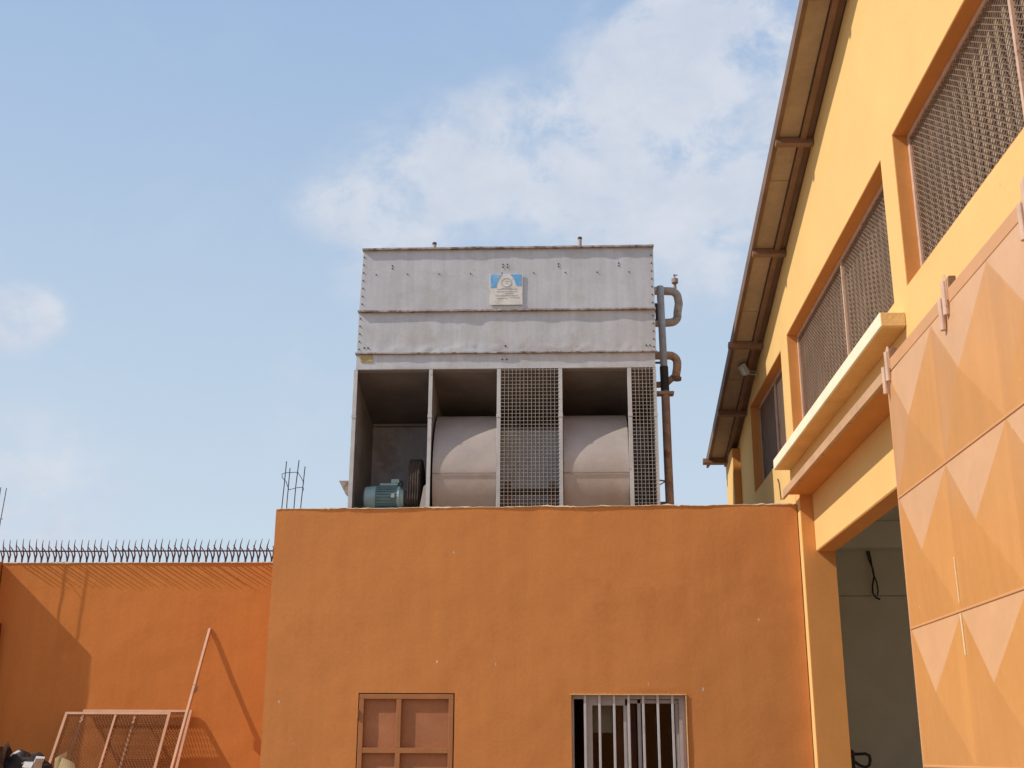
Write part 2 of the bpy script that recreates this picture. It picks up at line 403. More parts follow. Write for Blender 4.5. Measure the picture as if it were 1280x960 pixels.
# wires hanging inside the doorway
q = MB()
q.tube([(4.60, 17.98, 4.53), (4.61, 17.95, 4.40), (4.65, 17.93, 4.26), (4.66, 17.93, 4.14), (4.63, 17.93, 4.02), (4.62, 17.93, 3.90), (4.66, 17.93, 3.83), (4.72, 17.93, 3.80)], .014, 6)
q.tube([(4.63, 17.98, 4.53), (4.64, 17.94, 4.38), (4.645, 17.92, 4.2), (4.69, 17.92, 4.05), (4.70, 17.92, 3.92), (4.68, 17.92, 3.86)], .011, 6)
tag(q.build('hanging_cable', 'black', smooth=True), 'looped dark cable hanging from the ceiling inside the open doorway', 'cable')

# sliding door
dr = bpy.data.objects.new('door', None); COL.objects.link(dr); dr.parent = wh
dr['label'] = 'orange steel sliding door pressed into pyramid panels'
DX = 2.62; DY1 = 9.16; CW = 1.155; RH = 1.0
pn = MB()
rows = [4.50, 3.50, 2.505, 1.525, .55]; cols = [9.145 - CW*k for k in range(5)]
for zi in range(4):
    for yi in range(4):
        z1, z0 = rows[zi], rows[zi+1]; y1, y0 = cols[yi], cols[yi+1]; ym, zm = (y0+y1)/2, (z0+z1)/2
        z1 -= .008; z0 += .008
        ap = (DX-.040, ym, zm)
        pn.add([(DX, y0, z0), (DX, y1, z0), (DX, y1, z1), (DX, y0, z1), ap], [(0, 1, 4), (1, 2, 4), (2, 3, 4), (3, 0, 4)])
pan = pn.build('door_panel', 'door', dr); pan.data.materials.append(M['door_sky_sheen'])
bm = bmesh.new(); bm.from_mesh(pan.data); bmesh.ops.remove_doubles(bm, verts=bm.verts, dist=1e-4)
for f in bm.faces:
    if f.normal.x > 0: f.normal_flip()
    if f.normal.z > .03: f.material_index = 1      # facets that face up are painted paler, imitating reflected sky
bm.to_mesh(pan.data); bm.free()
b = pan.modifiers.new('fold', 'BEVEL'); b.width = .012; b.segments = 3; b.limit_method = 'ANGLE'; b.angle_limit = math.radians(2)
fr = MB()
for z in rows[1:4]: fr.box(DX-.008, DX+.03, cols[4], cols[0], z-.008, z+.008)
fr.box(DX-.004, DX+.035, cols[4]-.02, cols[0]+.02, 4.501, 4.60)
fr.box(DX-.004, DX+.035, cols[4]-.02, cols[0]+.02, .10, .549)
fr.box(DX-.004, DX+.035, cols[0]+.001, cols[0]+.022, .5495, 4.5005)
fr.build('door_frame', 'doorframe', dr, bevel=.004)
bk = MB(); bk.box(DX+.036, DX+.05, cols[4]-.02, cols[0]+.02, .10, 4.60); bk.build('back_sheet', 'door', dr)
for y in (9.08, 7.60, 6.13, 4.75):
    q = MB()
    q.tube([(2.586, y+.025, 4.33), (2.586, y+.025, 4.55)], .022, 10)
    q.tube([(2.600, y-.03, 4.42), (2.600, y-.03, 4.66)], .022, 10)
    q.prism([(y-.055, 4.52), (y+.05, 4.52), (y+.05, 4.60), (y+.01, 4.69), (y-.03, 4.71), (y-.055, 4.67)], 0, 2.606, 2.618)
    hg = q.build('hanger', 'primer', dr, bevel=.002)
    q = MB(); q.box(2.625, 2.67, y-.078, y-.045, 4.585, 4.685); q.build('roller_housing', 'brown', hg)

q = MB(); q.bar((2.611, 7.985, 2.86), (2.611, 7.975, 2.56), .004); q.bar((2.611, 7.975, 2.49), (2.611, 7.96, 2.22), .006)
q.build('paint_drip', 'canopy', dr)

# pallet truck standing inside, only its handle in the photo
pt = thing('pallet_truck', 'black and dark red pallet truck handle just inside the doorway', 'pallet truck', (3.62, 15.5, 0))
q = MB(); q.tube([(3.62, 15.5, .12), (3.62, 15.5, 1.45)], .028, 10); q.build('shaft', 'black', pt, smooth=True)
q = MB(); q.box(3.50, 3.60, 15.46, 15.54, 1.36, 1.60); q.build('grip_head', 'black', pt, bevel=.02)
q = MB(); q.prism([(3.49, 1.601), (3.60, 1.601), (3.60, 1.64), (3.56, 1.67), (3.50, 1.66)], 1, 15.465, 15.535); q.build('grip_cap', 'red', pt, bevel=.01)
loop = [(3.58, 15.5, 1.61), (3.66, 15.5, 1.61), (3.74, 15.5, 1.615), (3.785, 15.5, 1.59), (3.79, 15.5, 1.54), (3.775, 15.5, 1.48), (3.73, 15.5, 1.455), (3.67, 15.5, 1.47), (3.61, 15.5, 1.51), (3.58, 15.5, 1.53)]
q = MB(); q.tube(loop, .019, 10); q.build('grip_loop', 'black', pt, smooth=True)
q = MB(); q.box(3.50, 3.74, 15.42, 15.58, .08, .42); q.build('pump_body', 'red', pt, bevel=.02)
for x in (3.40, 3.68):
    q = MB(); q.box(x, x+.16, 15.6, 16.7, .06, .12); q.build('fork', 'red', pt, bevel=.01)
q = MB(); q.lathe_x([(3.56, .09), (3.68, .09)], 15.5, .09, 20); q.build('wheel', 'black', pt)

# ------------------------------------------------------------------ annex
an = thing('annex', 'low orange rendered annex with a shutter and a barred window, under the cooling unit', 'building', (-.3, 14, 0))
bw = (.106, 1.405, .95, 2.243)
plaster('wall', 'annex', an, 1, 14, -1, -3.43, 2.80, 0, 4.425, holes=[bw, (-2.337, -1.228, .938, 2.256)], thick=.2, cell=.06, amp=.007,
        top=lambda x: 4.405+.035*(x+3.43)/6.23, ragged=.016, seed=2)
plaster('side_wall', 'annex', an, 0, -3.43, -1, 14.2, 19, 0, 4.4, thick=.2, cell=.15, amp=.01, ragged=.01, seed=9)
q = MB(); q.box(-3.22, 2.80, 14.203, 18.9, 4.02, 4.15); q.build('roof', 'concrete', an)
q = MB(); q.box(-3.22, 2.80, 18.8, 19, 0, 4.35); q.build('rear_wall', 'annex', an)
# bare mortar showing along the parapet edge: one thin uneven ribbon
def ribbon(name, x0, x1, y, zf, hmax, sd, parent):
    q = MB(); n = int((x1-x0)/.03); P_ = []
    for k in range(n+1):
        x = x0+(x1-x0)*k/n; h = max(.0012, hmax*(noise.noise((x*3.3, sd, 0)) + .6*noise.noise((x*11, sd, 4)) + .15))
        z = zf(x); P_ += [(x, y-.0045, z-.003-h*.5), (x, y-.0045, z+h), (x, y+.06, z+h), (x, y+.06, z-.003-h*.5)]
    fs = [(0, 1, 2, 3), tuple(4*n+i for i in (3, 2, 1, 0))]
    for k in range(n):
        for i in range(4): fs.append((4*k+i, 4*k+(i+1) % 4, 4*k+4+(i+1) % 4, 4*k+4+i))
    q.add(P_, fs); return q.build(name, 'canopy', parent)
def annex_top(x):
    return 4.405+.035*(x+3.43)/6.23 + .016*(noise.noise((x*2.1+2, 2, 0)) + .6*noise.noise((x*9+2, 2, 3)) + .5*noise.noise((x*31, 2, 5)))
ribbon('parapet_edge', -3.425, 2.79, 13.992, annex_top, .016, 1.7, an)
# shutter
sh = MB(); x0, x1, z0, z1, Y = -2.325, -1.24, .95, 2.244, 13.998
sh.box(x0, x1, Y, Y+.06, z1-.055, z1); sh.box(x0, x0+.055, Y, Y+.06, z0, z1-.055); sh.box(x1-.055, x1, Y, Y+.06, z0, z1-.055)
sh.box(x0+.055, x1-.055, Y, Y+.06, z0, z0+.06)
sh.box(x0+.055, x1-.055, Y+.002, Y+.06, 1.595, 1.655); sh.box(-1.895, -1.838, Y+.002, Y+.06, z0+.06, 1.595); sh.box(-1.895, -1.838, Y+.002, Y+.06, 1.655, z1-.055)
s_ = sh.build('shutter', 'shutter', an, bevel=.004)
q = MB(); q.box(-2.336, -1.229, 14.09, 14.10, .939, 2.255); q.build('shutter_back', 'black', s_)
for a, b in ((x0+.055, -1.895), (-1.838, x1-.055)):
    for c, d in ((z0+.06, 1.595), (1.655, z1-.055)):
        q = MB(); q.box(a+.001, b-.001, Y+.052, Y+.058, c+.001, d-.001); q.build('shutter_panel', 'shutterpanel', s_)
for z in (2.02, 1.15):
    q = MB(); q.tube([(x0-.010, Y-.008, z-.05), (x0-.010, Y-.008, z+.05)], .012, 8); q.build('hinge', 'shutter', s_)
# barred window
a, b, c, d = bw
q = MB(); t = .022
q.box(a-.012, b+.010, 13.981, 13.996, d-.003, d+.010); q.box(b-.003, b+.007, 13.983, 13.997, c, d-.004)
wf = q.build('window', 'canopy_end', an)
wf['label'] = 'barred aluminium sliding window of the annex'
q = MB(); Yf = 14.07
q.box(a+.001, b-.001, Yf, Yf+.05, d-.045, d-.001); q.box(a+.001, a+.03, Yf, Yf+.05, c, d-.045); q.box(b-.075, b-.001, Yf, Yf+.05, c, d-.045)
q.box(a+.001, b-.001, Yf, Yf+.05, c+.001, c+.04)
q.build('window_frame', 'alu', wf, bevel=.002)
q = MB(); q.box(.25, .345, Yf+.008, Yf+.045, c+.04, d-.045); q.box(.345, .72, Yf+.008, Yf+.045, d-.115, d-.045); q.box(.70, .76, Yf+.008, Yf+.045, c+.04, d-.116)
q.box(.345, .70, Yf+.008, Yf+.045, c+.04, c+.10)
s1 = q.build('sash', 'alu', wf, bevel=.002)
q = MB(); q.box(.346, .699, Yf+.024, Yf+.028, c+.101, d-.116); q.build('pane', 'glass', wf)
q = MB(); q.box(.86, .90, Yf+.052, Yf+.085, c+.04, d-.05); q.box(.76, 1.33, Yf+.052, Yf+.085, d-.09, d-.05); q.box(1.29, 1.33, Yf+.052, Yf+.085, c+.04, d-.091)
q.build('sash', 'alu', wf, bevel=.002)
q = MB(); q.box(.901, 1.289, Yf+.066, Yf+.070, c+.05, d-.092); q.build('pane', 'glass', wf)
q = MB(); q.box(.33, .575, 14.21, 14.216, 1.83, d); q.build('pane_reflection', 'curtain', wf)  # pale sheet standing in for what the upper left pane reflects
q = MB()
for k in range(8): q.box(.58+k*.034, .61+k*.034, 14.21+.012*(k % 2), 14.222+.012*(k % 2), c, d-.01)
q.build('curtain', 'curtain_red', wf)
for k in range(8):
    x = .262 + .1655*k if k else .262
    if x > 1.36: break
    q = MB(); q.box(x-.014, x+.014, 14.012, 14.034, c+.001, d-.002); q.build('bar', 'bar', wf, bevel=.003)
q = MB(); q.box(a-.03, b+.03, 13.93, 13.998, c-.06, c-.001); q.build('sill', 'annex', wf, bevel=.005)

# rebar stubs
def rebar(label, rods, ties, loc):
    t_ = thing('rebar_stub', label, 'rebar', loc, 'starter bars left standing on the walls')
    for a, b in rods:
        a = Vector(a); b = Vector(b); mid = (a+b)/2 + Vector((random.uniform(-.008, .008), 0, 0))
        MB().tube([a, mid, b], .0062, 6).build('bar', 'iron', t_)
    for tie in ties: MB().tube(tie, .0045, 5).build('tie', 'iron', t_)
rebar('four rusty starter bars with wire ties on the left end of the annex parapet',
      [((-3.385, 14.08, 4.39), (-3.365, 14.10, 5.02)), ((-3.355, 14.22, 4.1), (-3.352, 14.25, 4.97)),
       ((-3.245, 14.12, 4.39), (-3.215, 14.12, 5.04)), ((-3.205, 14.27, 4.1), (-3.165, 14.25, 4.99))],
      [[(-3.40, 14.08, 4.86), (-3.36, 14.09, 4.875), (-3.22, 14.11, 4.885), (-3.19, 14.2, 4.83), (-3.17, 14.26, 4.78)],
       [(-3.405, 14.08, 4.86), (-3.40, 14.07, 4.81), (-3.37, 14.15, 4.78), (-3.35, 14.24, 4.70)],
       [(-3.36, 14.24, 4.69), (-3.24, 14.2, 4.71), (-3.175, 14.26, 4.73), (-3.17, 14.27, 4.69)]], (-3.28, 14.15, 4.39))
rebar('rusty starter bars leaning in at the left edge above the boundary wall',
      [((-7.69, 15.74, 3.9), (-7.628, 15.74, 5.06)), ((-7.70, 15.65, 3.9), (-7.66, 15.64, 5.05))],
      [[(-7.672, 15.64, 4.62), (-7.63, 15.75, 4.63)]], (-7.75, 15.72, 4.08))

# ------------------------------------------------------------------ boundary wall, corner block, spikes
bwall = thing('boundary_wall', 'lower orange boundary wall with spikes on top, left of the annex', 'wall', (-5.7, 16, 0))
plaster('wall', 'boundary', bwall, 1, 16, -1, -7.658, -3.435, 0, 4.07, thick=.18, cell=.07, amp=.008, ragged=.010, seed=5)
ribbon('mortar_bed', -7.65, -3.44, 15.992, lambda x: 4.069, .018, 6.1, bwall)
cb = MB(); cb.box(-11.5, -7.685, 15.575, 16.4, 0, 4.085)
tag(cb.build('corner_block', 'boundary', bevel=.01), 'orange rendered corner block just past the left edge, shading the boundary wall', 'wall')
def spike_strip(label, xs, x_end):
    st = thing('spike_strip', label, 'spikes', (xs[0], 16.09, 4.07), 'spike strips on the boundary wall')
    q = MB(); q.bar((xs[0]-.045, 15.985, 4.228), (x_end, 15.985, 4.224), .008, .020)
    q.build('rail', 'spike', st)
    q = MB(); O = Vector((xs[0], 0, 0))
    # one spike: two flat prongs forking out of one foot; one ends in a tall tip leaning forward, the other in a short tip
    def P(x, y, z): return (xs[0]+x, y, 4.07+z)
    q.tube([P(0, 16.05, -.02), P(.004, 16.05, .06), P(.028, 16.02, .12), P(.034, 15.97, .165), P(.066, 15.88, .225), P(.108, 15.79, .285)], [.012, .012, .011, .010, .007, .003], 6)
    q.tube([P(0, 16.05, -.02), P(-.004, 16.05, .07), P(-.020, 16.03, .14), P(-.040, 15.99, .19), P(-.060, 15.96, .225)], [.010, .010, .009, .008, .003], 6)
    s0 = q.build('spike', 'spike', st)
    for i, x in enumerate(xs[1:]):
        s_ = s0.copy(); COL.objects.link(s_); s_.parent = st
        s_.location = (x-xs[0]+random.uniform(-.006, .006), random.uniform(-.012, .012), random.uniform(-.014, .010))
        s_.rotation_euler = (random.uniform(-.01, .01), random.uniform(-.004, .004), 0)
        s_.scale = (1, 1, 1)
PX = 7.95/1482*16.9
xs1 = [-7.70 + PX*k for k in range(17)]; xs2 = [xs1[-1]+.115 + PX*k for k in range(26)]
spike_strip('left run of rusty anti-climb spikes on the boundary wall', xs1, xs1[-1]+.04)
spike_strip('right run of rusty anti-climb spikes on the boundary wall, ending at the annex', xs2, xs2[-1]+.05)

# unseen wall added behind the camera to block the sky reflected in the panes
yw = MB(); yw.box(-16, 9, -13.3, -13, 0, 5.2)
tag(yw.build('sky_block_wall', 'boundary', bevel=.01), 'plain orange rendered wall added out of view to darken the annex window reflections', 'wall')

# ------------------------------------------------------------------ leaning mesh frames and pole
def mesh_frame(label, xl, xm, xr, ytop, ztop, ang_deg):
    H = ztop/math.cos(math.radians(ang_deg)); t_ = thing('mesh_frame', label, 'mesh frame', ((xl+xr)/2, ytop-ztop*math.tan(math.radians(ang_deg)), 0), 'mesh frames leaning on the boundary wall')
    y0 = ytop-ztop*math.tan(math.radians(ang_deg))
    def W(x, v, off=0):   # v along the slope from the ground
        a_ = math.radians(ang_deg); return (x, y0+v*math.sin(a_)-off*math.cos(a_), v*math.cos(a_)+off*math.sin(a_))
    up = Vector((0, math.sin(math.radians(ang_deg)), math.cos(math.radians(ang_deg))))
    f = MB(); w = .034; nrm = (0, -math.cos(math.radians(ang_deg)), math.sin(math.radians(ang_deg)))
    f.bar(W(xl, H-w/2), W(xr, H-w/2), w*.85, w, up=up); f.bar(W(xl, w/2), W(xr, w/2), w*.85, w, up=up)
    for x in (xl+w/2, xr-w/2): f.bar(W(x, w), W(x, H-w), w, w*.85, up=nrm)
    fr_ = f.build('frame', 'paintframe', t_)
    for x in (xm,):
        f = MB(); f.bar(W(x, w), W(x, H-w), w*.8, w*.6, up=nrm); f.build('mullion', 'paintframe', fr_)
    m2 = MB()
    lattice(xl+w, xr-w, w, H-w, 1.6, .066, .0060, lambda p, q_, w_: m2.bar(W(p[0], p[1], -.012), W(q_[0], q_[1], -.012), w_, .003, up=nrm))
    m2.build('wire_mesh', 'framemesh', t_)
mesh_frame('rear salmon mesh frame, half hidden behind the other and reaching further right', -6.30, -5.59, -4.85, 15.96, 2.12, 30)
mesh_frame('front salmon mesh frame leaning on the boundary wall', -6.47, -5.80, -5.08, 15.80, 2.085, 30)
q = MB()
top_ = Vector((-4.715, 15.985, 3.185)); bot = Vector((-5.02, 14.93, 0)); 
q.bar(bot, top_, .035, .006); q.bar(bot+Vector((.015, .016, 0)), top_+Vector((.015, .016, 0)), .006, .035)
pl = q.build('leaning_angle_iron', 'paintframe')
tag(pl, 'thin salmon angle iron leaning upright against the boundary wall', 'metal bar')
for f_, sz in ((.75, .11), (.36, .10)):
    pp = bot.lerp(top_, f_)
    q = MB(); q.box(pp.x-.005, pp.x+.03, pp.y+.01, pp.y+.05, pp.z-sz/2, pp.z+sz/2); q.box(pp.x+.03, pp.x+.06, pp.y+.02, pp.y+.026, pp.z-sz*.3, pp.z+sz*.3); q.build('lug', 'paintframe', pl)
# red post at the left edge
q = MB(); q.bar((-7.555, 15.9, 0), (-7.555, 15.9, 3.24), .05, .05)
tag(q.build('red_post', 'red', bevel=.004), 'dark red steel post at the left edge before the boundary wall', 'post')

# ------------------------------------------------------------------ rubbish pile, bottom left
def carton(name, label, mat, cx, cy, z0, w, d, h, rz, tilt=0., flaps=(50, -20, 80, 30), th=.006, lid=False, group=None):
    t_ = thing(name, label, 'box', (cx, cy, z0), group)
    R_ = Matrix.Translation((cx, cy, z0)) @ Matrix.Rotation(math.radians(rz), 4, 'Z') @ Matrix.Rotation(math.radians(tilt), 4, 'Y')
    q = MB()
    q.box(-w/2, w/2, -d/2, -d/2+th, 0, h, R_); q.box(-w/2, w/2, d/2-th, d/2, 0, h, R_)
    q.box(-w/2, -w/2+th, -d/2+th, d/2-th, 0, h, R_); q.box(w/2-th, w/2, -d/2+th, d/2-th, 0, h, R_); q.box(-w/2+th, w/2-th, -d/2+th, d/2-th, 0, th, R_)
    q.build('box_body', mat, t_)
    fl_ = [((0, -d/2, h), w, d*.45, 'x', -1), ((0, d/2, h), w, d*.45, 'x', 1), ((-w/2, 0, h), d, w*.4, 'y', -1), ((w/2, 0, h), d, w*.4, 'y', 1)]
    for (p0, L_, D_, ax, sg), an_ in zip(fl_, flaps):
        F = R_ @ Matrix.Translation(p0) @ (Matrix.Rotation(math.radians(-sg*an_) if ax == 'x' else math.radians(sg*an_), 4, ax.upper()))
        q = MB()
        if ax == 'x': q.box(-L_/2, L_/2, 0 if sg < 0 else 0, th, 0, D_, F)
        else: q.box(0, th, -L_/2, L_/2, 0, D_, F)
        q.build('flap', mat, t_)
    return t_
q = MB(); q.box(-7.5, -5.75, 13.95, 14.95, 0, .14)
ct = thing('wooden_crate', 'old wooden crate under the rubbish at bottom left', 'crate', (-6.6, 14.4, 0))
for k in range(7): 
    q = MB(); q.box(-7.5, -5.75, 13.95, 13.97, .02+k*.16, .15+k*.16); q.box(-7.5, -5.75, 14.9, 14.92, .02+k*.16, .15+k*.16)
    q.box(-7.52, -7.50, 13.95, 14.92, .02+k*.16, .15+k*.16); q.box(-5.75, -5.73, 13.95, 14.92, .02+k*.16, .15+k*.16); q.build('plank', 'wood', ct)
q = MB(); q.box(-7.5, -5.75, 13.972, 14.898, 1.08, 1.115); q.build('lid', 'wood', ct)
G = 'rubbish piled by the boundary wall'
carton('cardboard_box', 'dark weathered open box at the far left of the rubbish pile', 'darkcard', -6.78, 14.42, 1.118, .44, .42, .34, 24, -7, (25, 60, 75, 15), group=G)
carton('cardboard_box', 'small pale carton standing in the middle of the rubbish pile', 'whitecard', -6.17, 14.25, 1.118, .12, .16, .36, -12, 4, (150, 25, 120, 10), group=G)
q = MB()
bm = bmesh.new(); bmesh.ops.create_icosphere(bm, subdivisions=4, radius=1)
for v in bm.verts:
    n_ = noise.noise(v.co*2.3)*.28 + noise.noise(v.co*6)*.12 + abs(noise.noise(v.co*11))*.06
    v.co = Vector((v.co.x*.30, v.co.y*.24, v.co.z*.24))*(1+n_)
bmesh.ops.translate(bm, verts=bm.verts, vec=Vector((-6.42, 14.62, 1.34)))
me = bpy.data.meshes.new('plastic_bag'); bm.to_mesh(me); bm.free(); me.materials.append(M['bag'])
for f in me.polygons: f.use_smooth = True
o = bpy.data.objects.new('plastic_bag', me); COL.objects.link(o); tag(o, 'crumpled black plastic bag between the boxes of the rubbish pile', 'bag', G)
def sheet(label, pts, mat, th=.005):
    a, b, c, d = [Vector(p) for p in pts]; n = 6; q = MB(); vs = []; 
    nn = (b-a).cross(d-a).normalized()
    for j in range(n+1):
        for i in range(n+1):
            u, v = i/n, j/n; p = a*(1-u)*(1-v)+b*u*(1-v)+c*u*v+d*(1-u)*v
            vs.append(p + nn*(.018*math.sin(u*3.1)*1 + .008*noise.noise(p*9)))
    m_ = len(vs); vs += [p-nn*th for p in vs]; fs = []
    for j in range(n):
        for i in range(n):
            k = j*(n+1)+i; fs.append((k, k+1, k+n+2, k+n+1)); fs.append((m_+k, m_+k+n+1, m_+k+n+2, m_+k+1))
    for i in range(n):
        for (p_, q_) in ((i, i+1), (n*(n+1)+i+1, n*(n+1)+i)): fs.append((p_, m_+p_, m_+q_, q_))
        for (p_, q_) in (((i+1)*(n+1), i*(n+1)), (i*(n+1)+n, (i+1)*(n+1)+n)): fs.append((p_, m_+p_, m_+q_, q_))
    q.add(vs, fs); return tag(q.build('cardboard_sheet', mat), label, 'cardboard', G)
sheet('torn tan cardboard sheet standing upright at the right of the rubbish pile', [(-5.97, 14.42, 1.117), (-5.86, 14.46, 1.117), (-5.87, 14.50, 1.60), (-5.985, 14.45, 1.52)], 'card')
sheet('tan cardboard sheet lying slanted at the right end of the rubbish pile', [(-5.93, 14.30, 1.20), (-5.60, 14.32, 1.13), (-5.76, 14.48, 1.47), (-5.90, 14.44, 1.53)], 'card')
sheet('dark brown cardboard sheet peaking at the left of the rubbish pile', [(-7.0, 14.62, 1.117), (-6.55, 14.66, 1.117), (-6.62, 14.72, 1.58), (-6.70, 14.72, 1.72)], 'darkcard')
sheet('crumpled white sheet of paper on top of the dark box', [(-6.46, 14.30, 1.545), (-6.40, 14.28, 1.57), (-6.36, 14.34, 1.60), (-6.43, 14.38, 1.585)], 'whitecard')

# ------------------------------------------------------------------ cooling unit on the annex roof
cu = thing('cooling_unit', 'big grey sheet-metal cooling unit with two fan housings, standing on the annex roof', 'cooling unit', (-.72, 15, 4.15))
YF, YB = 15.0, 17.35
def dented(name, x0, x1, z0, z1, y, yb, mat, taper=0., amp=.008, crumple=0.):
    """sheet casing: finely divided front with dents, plain other sides"""
    nx, nz_ = 90, 16; vs = []; fs = []
    for j in range(nz_+1):
        for i in range(nx+1):
            u, v = i/nx, j/nz_; x = x0+(x1-x0)*u + taper*v*(1-u); z = z0+(z1-z0)*v
            e = min(1, 8*min(u, 1-u, v, 1-v)+.0)
            d_ = amp*e*(noise.noise((x*1.3, z*2.4, y))*1.2+noise.noise((x*4, z*5, y))*.5)
            if crumple and v < .3: d_ += crumple*(1-v/.3)*e*noise.noise((x*16, z*22, 3))
            vs.append((x, y-d_, z))
    for j in range(nz_):
        for i in range(nx):
            k = j*(nx+1)+i; fs.append((k, k+1, k+nx+2, k+nx+1))
    q = MB(); q.add(vs, fs)
    q.add([(x0, y, z0), (x1, y, z0), (x1, yb, z0), (x0, yb, z0), (x0+taper, y, z1), (x1, y, z1), (x1, yb, z1), (x0+taper, yb, z1)],
          [(0, 3, 2, 1), (4, 5, 6, 7), (1, 2, 6, 5), (2, 3, 7, 6), (3, 0, 4, 7)])
    o = q.build(name, mat, cu, smooth=True, angle=40); return o
up = dented('upper_casing', -2.712, 1.292, 7.322, 8.215, YF, YB, 'steel', .025, .006)
mid = dented('middle_casing', -2.718, 1.29, 6.718, 7.300, YF, YB, 'steel', .006, .010, .030)
low = dented('lower_casing', -2.722, 1.272, 6.495, 6.700, YF, YB, 'steel', .004, .004)
for z, x0, x1, w, h in ((8.216, -2.70, 1.30, .050, .022), (7.3015, -2.725, 1.30, .050, .020), (6.701, -2.735, 1.30, .040, .017)):
    q = MB(); n = 70
    for k in range(n):
        a_, b_ = x0+(x1-x0)*k/n, x0+(x1-x0)*(k+1)/n
        def yy(x): return YF-w+.010*noise.noise((x*6, z, 0))+.006*noise.noise((x*25, z, 0))
        def zz(x): return .006*noise.noise((x*5, z, 9))
        q.add([(a_, yy(a_), z+zz(a_)), (b_, yy(b_), z+zz(b_)), (b_, YB+.02, z), (a_, YB+.02, z),
               (a_, yy(a_), z+h+zz(a_)), (b_, yy(b_), z+h+zz(b_)), (b_, YB+.02, z+h), (a_, YB+.02, z+h)],
              [(0, 3, 2, 1), (4, 5, 6, 7), (0, 1, 5, 4), (2, 3, 7, 6)] + ([(0, 4, 7, 3)] if k == 0 else []) + ([(1, 2, 6, 5)] if k == n-1 else []))
    q.build('flange', 'flange', cu)
# rivets
q = MB()
def rivet(x, z, r=.009): q.prism([(x+r*math.cos(t), z+r*math.sin(t)) for t in [k*math.pi/4 for k in range(8)]], 1, YF-.009, YF+.01)
for k in range(9): rivet(-2.50+.432*k, 7.86)
for x in (-2.28, -.76, -.70, .0, .82): rivet(x, 7.99, .010); rivet(x, 7.95, .010)
for k in range(7):
    rivet(-2.675, 8.12-.115*k, .010); rivet(1.262, 8.10-.115*k, .010)
for k in range(5):
    rivet(-2.69, 7.22-.11*k, .010); rivet(1.262, 7.22-.11*k, .010)
for x, z in ((-2.62, 6.80), (-2.57, 6.80), (1.16, 6.80), (1.21, 6.80), (-.72, 6.81), (-.76, 6.62), (-.70, 6.62)): rivet(x, z, .011)
q.build('rivets', 'iron', cu)
q = MB(); q.box(-2.66, -2.50, YF-.012, YF-.001, 6.60, 6.69); q.build('tag_plate', 'yellowold', cu)
# posts
for x, w in ((-2.722, .055), (-1.712, .050), (-.803, .052), (.012, .052), (.925, .052), (1.258, .040)):
    q = MB(); q.box(x-w/2, x+w/2, YF+.002, YF+.012, 4.2, 6.493); q.box(x-w/2, x-w/2+.006, YF+.012, YF+.05, 4.2, 6.493)
    q.box(x-w/2-.004, x+w/2+.004, YF-.004, YF+.001, 5.82, 5.86)
    q.build('post', 'post', cu, bevel=.002)
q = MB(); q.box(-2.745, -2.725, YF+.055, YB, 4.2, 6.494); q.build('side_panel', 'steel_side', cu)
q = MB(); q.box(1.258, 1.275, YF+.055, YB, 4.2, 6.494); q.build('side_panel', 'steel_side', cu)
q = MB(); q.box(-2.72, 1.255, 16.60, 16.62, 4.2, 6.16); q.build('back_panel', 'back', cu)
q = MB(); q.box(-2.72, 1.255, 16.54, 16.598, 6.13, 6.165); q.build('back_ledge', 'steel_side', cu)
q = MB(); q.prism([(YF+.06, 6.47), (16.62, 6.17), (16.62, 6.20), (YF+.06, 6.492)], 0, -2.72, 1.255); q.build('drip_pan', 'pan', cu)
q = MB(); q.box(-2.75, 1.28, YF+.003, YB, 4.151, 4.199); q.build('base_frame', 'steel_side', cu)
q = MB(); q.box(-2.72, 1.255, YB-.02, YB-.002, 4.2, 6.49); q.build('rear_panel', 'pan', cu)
# fan housings: folded scroll seen from the front
def housing(x0, x1):
    cy, cz = 15.82, 5.085; pts = []
    for k in range(0, 25):
        t_ = math.radians(90+ 90*k/24); pts.append((cy+.78*math.cos(t_), cz+.955*math.sin(t_)))
    for k in range(1, 25):
        t_ = math.radians(180+ 90*k/24); pts.append((cy+.77*math.cos(t_)+.0, cz-.012+.85*math.sin(t_)))
    pts += [(16.55, cz-.86), (16.55, cz+.93)]
    q = MB(); q.prism(pts, 0, x0, x1); h = q.build('fan_housing', 'steel_fan', cu, smooth=True, angle=20)
    s_ = MB(); s_.box(x0+.001, x1-.001, 15.028, 15.036, cz-.010, cz-.002); s_.build('seam', 'steel_side', h)
    return h
housing(-1.665, -.835); housing(.045, .895)
for x in (-1.70, .012):
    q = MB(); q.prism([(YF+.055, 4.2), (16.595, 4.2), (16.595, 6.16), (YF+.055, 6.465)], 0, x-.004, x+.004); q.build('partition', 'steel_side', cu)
q = MB(); q.box(-.832, .007, 16.25, 16.27, 4.2, 5.98); q.build('brightening_panel', 'steel', cu)  # lighter sheet added ahead of the back panel to brighten this bay
for x0, x1 in ((-1.69, -1.668), (-.832, -.815)):
    pass
